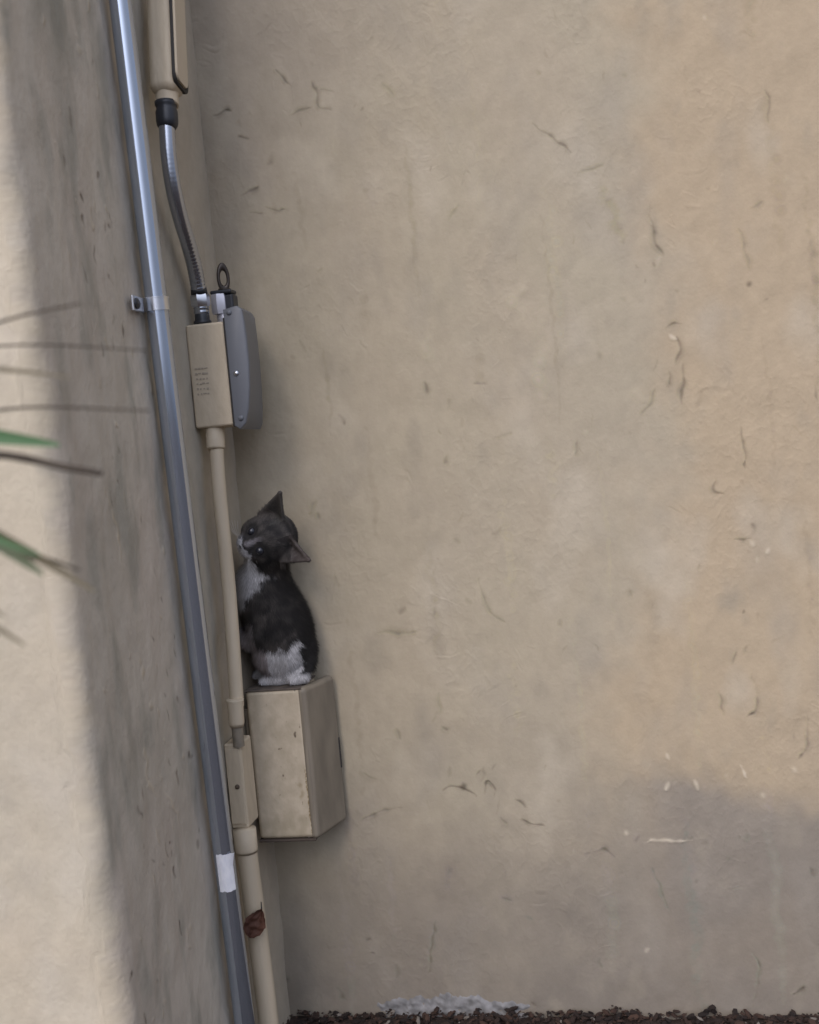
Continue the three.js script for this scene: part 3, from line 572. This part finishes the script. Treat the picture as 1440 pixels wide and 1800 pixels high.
// ---------------------------------------------------------------- the kitten, sitting on the lower box, facing the pilaster, head turned and tilted
{
  const t = thing('kitten', 'small dark grey and white kitten sitting on the lower box, head tilted sideways', 'kitten', [0.058, 0.4777, 0.034]);
  const Hc = V(0.004, 0.1985, 0.034), F = V(-0.62, -0.12, 0.77).normalize(), U = V(0.70, 0.367, 0.613); U.addScaledVector(F, -U.dot(F)).normalize(); const Lx = new THREE.Vector3().crossVectors(F, U);
  const hd = (l, u, f) => Hc.clone().addScaledVector(Lx, l).addScaledVector(U, u).addScaledVector(F, f);
  const caps = [];                                                 // [group, a, b, ra, rb]
  const chain = (grp, ...pr) => { for (let i = 0; i + 1 < pr.length; i++) caps.push([grp, pr[i][0], pr[i + 1][0], pr[i][1], pr[i + 1][1]]); };
  const P = (x, y, z, r) => [V(x, y, z), r];
  chain(0, P(-0.004, 0.044, 0.002, 0.035), P(-0.006, 0.070, 0.003, 0.0375), P(-0.011, 0.096, 0.005, 0.0345), P(-0.019, 0.127, 0.008, 0.0295), P(-0.0155, 0.158, 0.014, 0.0225), [hd(0, -0.004, -0.008), 0.024]);
  chain(0, P(-0.028, 0.112, 0.012, 0.022), P(-0.032, 0.138, 0.016, 0.018));                                       // breast
  chain(1, P(-0.02, 0.112, 0.026, 0.0145), P(-0.024, 0.072, 0.032, 0.0105), P(-0.046, 0.064, 0.027, 0.0078), P(-0.053, 0.066, 0.024, 0.0085));   // near foreleg, paw on the pilaster
  chain(1, P(-0.024, 0.108, -0.012, 0.0145), P(-0.030, 0.06, -0.018, 0.0105), P(-0.038, 0.016, -0.018, 0.008), P(-0.045, 0.0085, -0.017, 0.0088)); // far foreleg, paw on the box
  for (const s of [1, -1]) {
    const z = (k) => 0.004 + s * k;
    chain(0, P(0.004, 0.042, z(0.016), 0.025), P(-0.016, 0.038, z(0.019), 0.018));                                  // thigh and knee
    chain(1, P(-0.014, 0.034, z(0.019), 0.0135), P(0.013, 0.0125, z(0.019), 0.009), P(-0.008, 0.009, z(0.019), 0.0082), P(-0.022, 0.0085, z(0.02), 0.0088));
    for (const q of [-1, 0, 1]) chain(2, P(-0.026, 0.0068, z(0.02) + q * 0.0046, 0.0046), P(-0.0305, 0.006, z(0.02) + q * 0.0052, 0.0042));
  }
  for (const q of [-1, 0, 1]) { chain(2, P(-0.049, 0.0068, -0.017 + q * 0.0044, 0.0045), P(-0.053, 0.006, -0.017 + q * 0.005, 0.004)); chain(2, P(-0.055, 0.069, 0.024 + q * 0.0044, 0.0044), P(-0.0555, 0.0735, 0.024 + q * 0.005, 0.0036)); }
  chain(1, P(0.022, 0.03, -0.004, 0.0105), P(0.029, 0.045, 0.008, 0.0085), P(0.030, 0.026, 0.019, 0.0075), P(0.026, 0.010, 0.029, 0.0065), P(0.014, 0.007, 0.035, 0.005));   // tail curled round the haunch
  // head
  const ell = [[hd(0, -0.003, -0.002), 0.0322, 0.0262, 0.0325], [hd(0.0145, -0.012, 0.014), 0.0165, 0.0155, 0.0165], [hd(-0.0145, -0.012, 0.014), 0.0165, 0.0155, 0.0165], [hd(0.006, -0.0135, 0.0325), 0.0092, 0.0078, 0.0108], [hd(-0.006, -0.0135, 0.0325), 0.0092, 0.0078, 0.0115], [hd(0, -0.021, 0.026), 0.008, 0.0065, 0.009], [hd(0, -0.005, 0.033), 0.0065, 0.008, 0.0115]];
  const ears = [1, -1].map((s) => ({ a: hd(s * 0.005, 0.0205, -0.010), b: hd(s * (s > 0 ? 0.034 : 0.0365), 0.003, 0.004), c: s > 0 ? hd(0.041, 0.052, -0.004) : hd(-0.0535, 0.0475, -0.006), m: hd(s * 0.028, 0.03, 0.010) }));
  const smin = (a, b, k) => { const h = Math.max(k - Math.abs(a - b), 0) / k; return Math.min(a, b) - h * h * k * 0.25; };
  const T1 = V(0, 0, 0), T2 = V(0, 0, 0), T3 = V(0, 0, 0), tri = new THREE.Triangle();
  for (const e of ears) { e.m = e.a.clone().add(e.b).multiplyScalar(0.5).addScaledVector(F, -0.010).addScaledVector(U, 0.004); e.t = new THREE.Triangle(e.a, e.m, e.c); e.t2 = new THREE.Triangle(e.b, e.m, e.c); }
  const capD = (p, c) => { T1.copy(p).sub(c[1]); T2.copy(c[2]).sub(c[1]); const h = clamp(T1.dot(T2) / T2.lengthSq()); return T1.addScaledVector(T2, -h).length() - lerp(c[3], c[4], h); };
  for (const c of caps) { c[5] = c[1].clone().add(c[2]).multiplyScalar(0.5); c[6] = c[1].distanceTo(c[2]) / 2 + Math.max(c[3], c[4]); }
  const K = [0.018, 0.010, 0.004];
  function sdf(p) {
    let d = 1;
    for (const c of caps) { if (p.distanceTo(c[5]) - c[6] > d + 0.02) continue; d = smin(d, capD(p, c), K[c[0]]); }
    if (p.distanceTo(Hc) < 0.11) {
      let h = 1; const q = T3.copy(p).sub(Hc), l = q.dot(Lx), u = q.dot(U), f = q.dot(F);
      for (const [c, a, b, e] of ell) { T1.copy(c).sub(Hc); const x = (l - T1.dot(Lx)) / a, y = (u - T1.dot(U)) / b, z = (f - T1.dot(F)) / e, k0 = Math.hypot(x, y, z), k1 = Math.hypot(x / a, y / b, z / e); h = smin(h, k1 < 1e-6 ? -b : k0 * (k0 - 1) / k1, 0.009); }
      for (const s of [1, -1]) { const e = Math.hypot(l - s * 0.0138, u - 0.002, f - 0.0365) - 0.0047; h = -smin(-h, e, 0.004); }         // eye sockets
      for (const e of ears) { e.t.closestPointToPoint(p, T2); let k = T2.distanceTo(p); e.t2.closestPointToPoint(p, T2); k = smin(k, T2.distanceTo(p), 0.003) - 0.0021; h = smin(h, k, 0.007); }
      d = smin(d, h, 0.012);
    }
    return d;
  }
  const RES = 144, mc = new MarchingCubes(RES, new THREE.MeshBasicMaterial(), false, false, 160000), half = 0.15, mid = V(0.008, 0.125, 0.012), q = V(0, 0, 0);
  mc.isolation = 0;
  for (let k = 0; k < RES; k++) for (let j = 0; j < RES; j++) for (let i = 0; i < RES; i++) {
    q.set((i - RES / 2) / (RES / 2) * half + mid.x, (j - RES / 2) / (RES / 2) * half + mid.y, (k - RES / 2) / (RES / 2) * half + mid.z);
    const far = Math.abs(q.z - 0.012) > 0.095 || Math.abs(q.x) > 0.085;
    mc.field[k * RES * RES + j * RES + i] = far ? -0.05 : -sdf(q);
  }
  mc.update();
  let g = new THREE.BufferGeometry(); const n = mc.count, arr = new Float32Array(n * 3);
  for (let i = 0; i < n; i++) { arr[i * 3] = mc.positionArray[i * 3] * half + mid.x; arr[i * 3 + 1] = mc.positionArray[i * 3 + 1] * half + mid.y; arr[i * 3 + 2] = mc.positionArray[i * 3 + 2] * half + mid.z; }
  g.setAttribute('position', new THREE.BufferAttribute(arr, 3)); g = mergeVertices(g, 1e-5);
  const p = g.attributes.position, nor = new Float32Array(p.count * 3), col = new Float32Array(p.count * 3);
  // coat: dark grey tabby saddle and cap, white breast, haunch, feet and muzzle
  const D = [0.018, 0.0165, 0.0165], G = [0.098, 0.086, 0.078], Wt = [0.60, 0.595, 0.61], Pk = [0.30, 0.21, 0.20];
  function coat(v) {
    const w = 0.004 * n3(v.x * 90, v.y * 90, v.z * 90) + 0.002 * n3(v.x * 260, v.y * 260, v.z * 260);
    const hq = v.clone().sub(Hc), l = hq.dot(Lx), u = hq.dot(U), f = hq.dot(F), stripes = 0.5 + 0.5 * Math.sin(v.x * 180 - v.y * 260 + 5 * n3(v.x * 30, v.y * 30, v.z * 30));
    const inHead = Math.hypot(l * 0.85, u * 0.8 - 0.004, f) + w < 0.0415 || (u > -0.004 && hq.length() < 0.085);
    if (inHead) {
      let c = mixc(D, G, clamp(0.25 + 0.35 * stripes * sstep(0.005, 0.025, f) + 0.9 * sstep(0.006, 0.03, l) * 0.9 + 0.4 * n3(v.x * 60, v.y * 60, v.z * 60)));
      if (u > 0.020 && Math.abs(l) > 0.010) {                                     // ears: dark backs, pale pinkish inside
        const s = Math.sign(l), inside = f + 0.012 - 0.3 * Math.max(0, 0.03 - u), along = clamp((u - 0.016) / 0.035);
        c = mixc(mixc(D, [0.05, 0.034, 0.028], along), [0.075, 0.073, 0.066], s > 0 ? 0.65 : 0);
        if (inside > 0.0008 && along > 0.12 && Math.abs(l) > 0.019) c = mixc(c, mixc([0.19, 0.17, 0.165], [0.07, 0.055, 0.05], 0.5 + 0.5 * n3(l * 160, u * 70, 1)), (s > 0 ? 0.15 : 0.6) * (1 - 0.6 * along));
      }
      const muz = sstep(0.021, 0.012, Math.hypot(l, (u + 0.016) * 1.1, (f - 0.034) * 0.8) + w); c = mixc(c, [0.20, 0.185, 0.19], 0.85 * muz);      // muzzle and blaze
      c = mixc(c, [0.26, 0.24, 0.25], 0.7 * sstep(0.0042, 0.002, Math.abs(l) + w * 0.4) * sstep(0.022, 0.008, u) * sstep(0.02, 0.03, f));
      for (const s of [1, -1]) c = mixc(c, [0.012, 0.011, 0.011], 0.8 * sstep(0.0115, 0.008, Math.hypot(l - s * 0.0138, u - 0.002)) * sstep(0.01, 0.024, f));
      c = mixc(c, [0.015, 0.013, 0.014], sstep(0.008, 0.006, Math.hypot(l, u + 0.0085, f - 0.045)));
      c = mixc(c, D, 0.85 * sstep(0.0018, 0.0009, Math.abs(l)) * sstep(-0.007, -0.012, u) * sstep(0.03, 0.036, f));
      return mixc(c, Wt, 0.9 * sstep(-0.018, -0.026, u + w * 0.5) * sstep(0.0, 0.012, f));
    }
    let c = mixc(D, G, clamp(0.1 + 0.4 * stripes * (0.4 + n3(v.x * 22, v.y * 22, v.z * 22)) + 0.5 * sstep(-0.005, -0.04, v.x) + 0.35 * n3(v.x * 50, v.y * 50, v.z * 50)));
    const breast = sstep(0.003, -0.005, v.x * 0.62 + 0.004 - (v.y - 0.152) * 0.55 + w + 0.0) * sstep(0.100, 0.108, v.y - v.x * 0.1 + w);
    c = mixc(c, Wt, breast);
    const low = 0.052 + 0.25 * Math.max(0, -v.x - 0.012) + 0.9 * Math.max(0, v.x - 0.010) * 0.7;
    const under = sstep(low + 0.004, low - 0.004, v.y + w);
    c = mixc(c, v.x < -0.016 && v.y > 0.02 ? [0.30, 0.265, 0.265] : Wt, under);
    const rim = sstep(0.0225, 0.0285, v.x + w) * sstep(0.012, 0.02, v.y);                                // dark rump edge and tail
    c = mixc(c, D, rim);
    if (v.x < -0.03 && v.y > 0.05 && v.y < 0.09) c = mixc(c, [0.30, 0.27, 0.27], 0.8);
    return c;
  }
  const ev = V(0, 0, 0), e1 = 0.0012, pos = V(0, 0, 0);
  for (let i = 0; i < p.count; i++) {
    pos.fromBufferAttribute(p, i);
    const nx = sdf(ev.copy(pos).setX(pos.x + e1)) - sdf(ev.copy(pos).setX(pos.x - e1)), ny = sdf(ev.copy(pos).setY(pos.y + e1)) - sdf(ev.copy(pos).setY(pos.y - e1)), nz = sdf(ev.copy(pos).setZ(pos.z + e1)) - sdf(ev.copy(pos).setZ(pos.z - e1)), L = Math.hypot(nx, ny, nz) || 1;
    nor.set([nx / L, ny / L, nz / L], i * 3); col.set(coat(pos), i * 3);
  }
  g.setAttribute('normal', new THREE.BufferAttribute(nor, 3)); g.setAttribute('color', new THREE.BufferAttribute(col, 3));
  mesh('body', g, new THREE.MeshPhysicalMaterial({ vertexColors: true, roughness: 0.9, sheen: 0.15, sheenRoughness: 0.6 }), t);
  // fur: short soft hairs lying back along the body, each a thin blade
  const r = rng(77), ix = g.index.array, fp = [], fc = [], fn = [], A = V(0, 0, 0), B = V(0, 0, 0), C = V(0, 0, 0), N = V(0, 0, 0), areas = []; let sum = 0;
  for (let i = 0; i < ix.length; i += 3) { A.fromBufferAttribute(p, ix[i]); B.fromBufferAttribute(p, ix[i + 1]); C.fromBufferAttribute(p, ix[i + 2]); sum += B.sub(A).cross(C.sub(A)).length() / 2; areas.push(sum); }
  let cur = 0; const COUNT = 60000;
  for (let h = 0; h < COUNT; h++) {
    const want = ((h + r()) / COUNT) * sum; while (areas[cur] < want && cur < areas.length - 1) cur++;
    const i0 = ix[cur * 3], i1 = ix[cur * 3 + 1], i2 = ix[cur * 3 + 2]; let a = r(), b = r(); if (a + b > 1) { a = 1 - a; b = 1 - b; }
    A.fromBufferAttribute(p, i0); B.fromBufferAttribute(p, i1); C.fromBufferAttribute(p, i2);
    const root = A.clone().multiplyScalar(1 - a - b).addScaledVector(B, a).addScaledVector(C, b); N.set(nor[i0 * 3], nor[i0 * 3 + 1], nor[i0 * 3 + 2]);
    if (root.y < 0.004) continue;
    const head = root.distanceTo(Hc) < 0.095 && root.y - 0.165 > -0.6 * Math.max(0, root.x - 0.02), q = root.clone().sub(Hc), fq = q.dot(F), uq = q.dot(U);
    if (head && [1, -1].some((s) => Math.hypot(q.dot(Lx) - s * 0.0138, uq - 0.002, fq - 0.0325) < 0.0095)) continue;   // keep the eyes clear
    const flow = head ? F.clone().multiplyScalar(-1).addScaledVector(V(r() - 0.5, r() - 0.5, r() - 0.5), 0.6) : V(0.25 + 0.7 * (r() - 0.5), -1, 0.8 * (r() - 0.5));
    const len = (head ? (uq > 0.02 ? (uq > 0.036 ? 0.0008 : 0.0016) : 0.0034) : root.y < 0.02 ? 0.004 : 0.0092) * (0.6 + 0.8 * r());
    const dir = flow.addScaledVector(N, -flow.dot(N)).normalize().multiplyScalar(0.85).addScaledVector(N, 0.42 + 0.3 * r()).normalize();
    const w = new THREE.Vector3().crossVectors(dir, N).normalize().multiplyScalar(0.00055), tip = root.clone().addScaledVector(dir, len); if (tip.y < 0.001) tip.y = 0.001;
    const k = 0.62 + 0.85 * r() * r() + 0.2 * r(), cc = coat(root), kk = [cc[0] * k, cc[1] * k, cc[2] * k];
    fp.push(root.x - w.x, root.y - w.y, root.z - w.z, root.x + w.x, root.y + w.y, root.z + w.z, tip.x, tip.y, tip.z);
    for (let z = 0; z < 3; z++) { fc.push(...kk); fn.push(N.x, N.y, N.z); }
  }
  const fg = new THREE.BufferGeometry(); fg.setAttribute('position', new THREE.Float32BufferAttribute(fp, 3)); fg.setAttribute('normal', new THREE.Float32BufferAttribute(fn, 3)); fg.setAttribute('color', new THREE.Float32BufferAttribute(fc, 3));
  mesh('fur', fg, new THREE.MeshStandardMaterial({ vertexColors: true, roughness: 0.85, side: THREE.DoubleSide }), t).userData.kind = 'stuff';
  // eyes, nose, whiskers
  const eyeM = new THREE.MeshPhysicalMaterial({ color: new THREE.Color().setRGB(0.02, 0.022, 0.03), roughness: 0.25, clearcoat: 0.5, clearcoatRoughness: 0.12 });
  for (const s of [1, -1]) { const c = hd(s * 0.0138, 0.002, 0.0266); mesh('eye', moved(new THREE.SphereGeometry(0.0056, 24, 18), c.x, c.y, c.z), eyeM, t); }
  const ng = new THREE.SphereGeometry(0.0034, 14, 10); ng.scale(1.15, 0.75, 0.8); const nc = hd(0, -0.0082, 0.0436);
  ng.applyMatrix4(new THREE.Matrix4().makeBasis(Lx, U, F)); mesh('nose', moved(ng, nc.x, nc.y, nc.z), new THREE.MeshStandardMaterial({ color: new THREE.Color().setRGB(0.10, 0.06, 0.06), roughness: 0.45 }), t);
  const wh = []; for (const s of [1, -1]) for (let i = 0; i < 5; i++) {
    const a = hd(s * (0.009 + 0.001 * i), -0.012 - 0.0015 * i, 0.035), b = hd(s * (0.034 + 0.003 * i), -0.004 - 0.006 * i, 0.036), m = a.clone().add(b).multiplyScalar(0.5).addScaledVector(F, 0.003);
    wh.push(new THREE.TubeGeometry(new THREE.CatmullRomCurve3([a, m, b]), 8, 0.00014, 5));
  }
  mesh('whiskers', merge(...wh), new THREE.MeshStandardMaterial({ color: new THREE.Color().setRGB(0.7, 0.7, 0.7), roughness: 0.5 }), t);
}

renderer.render(scene, camera);
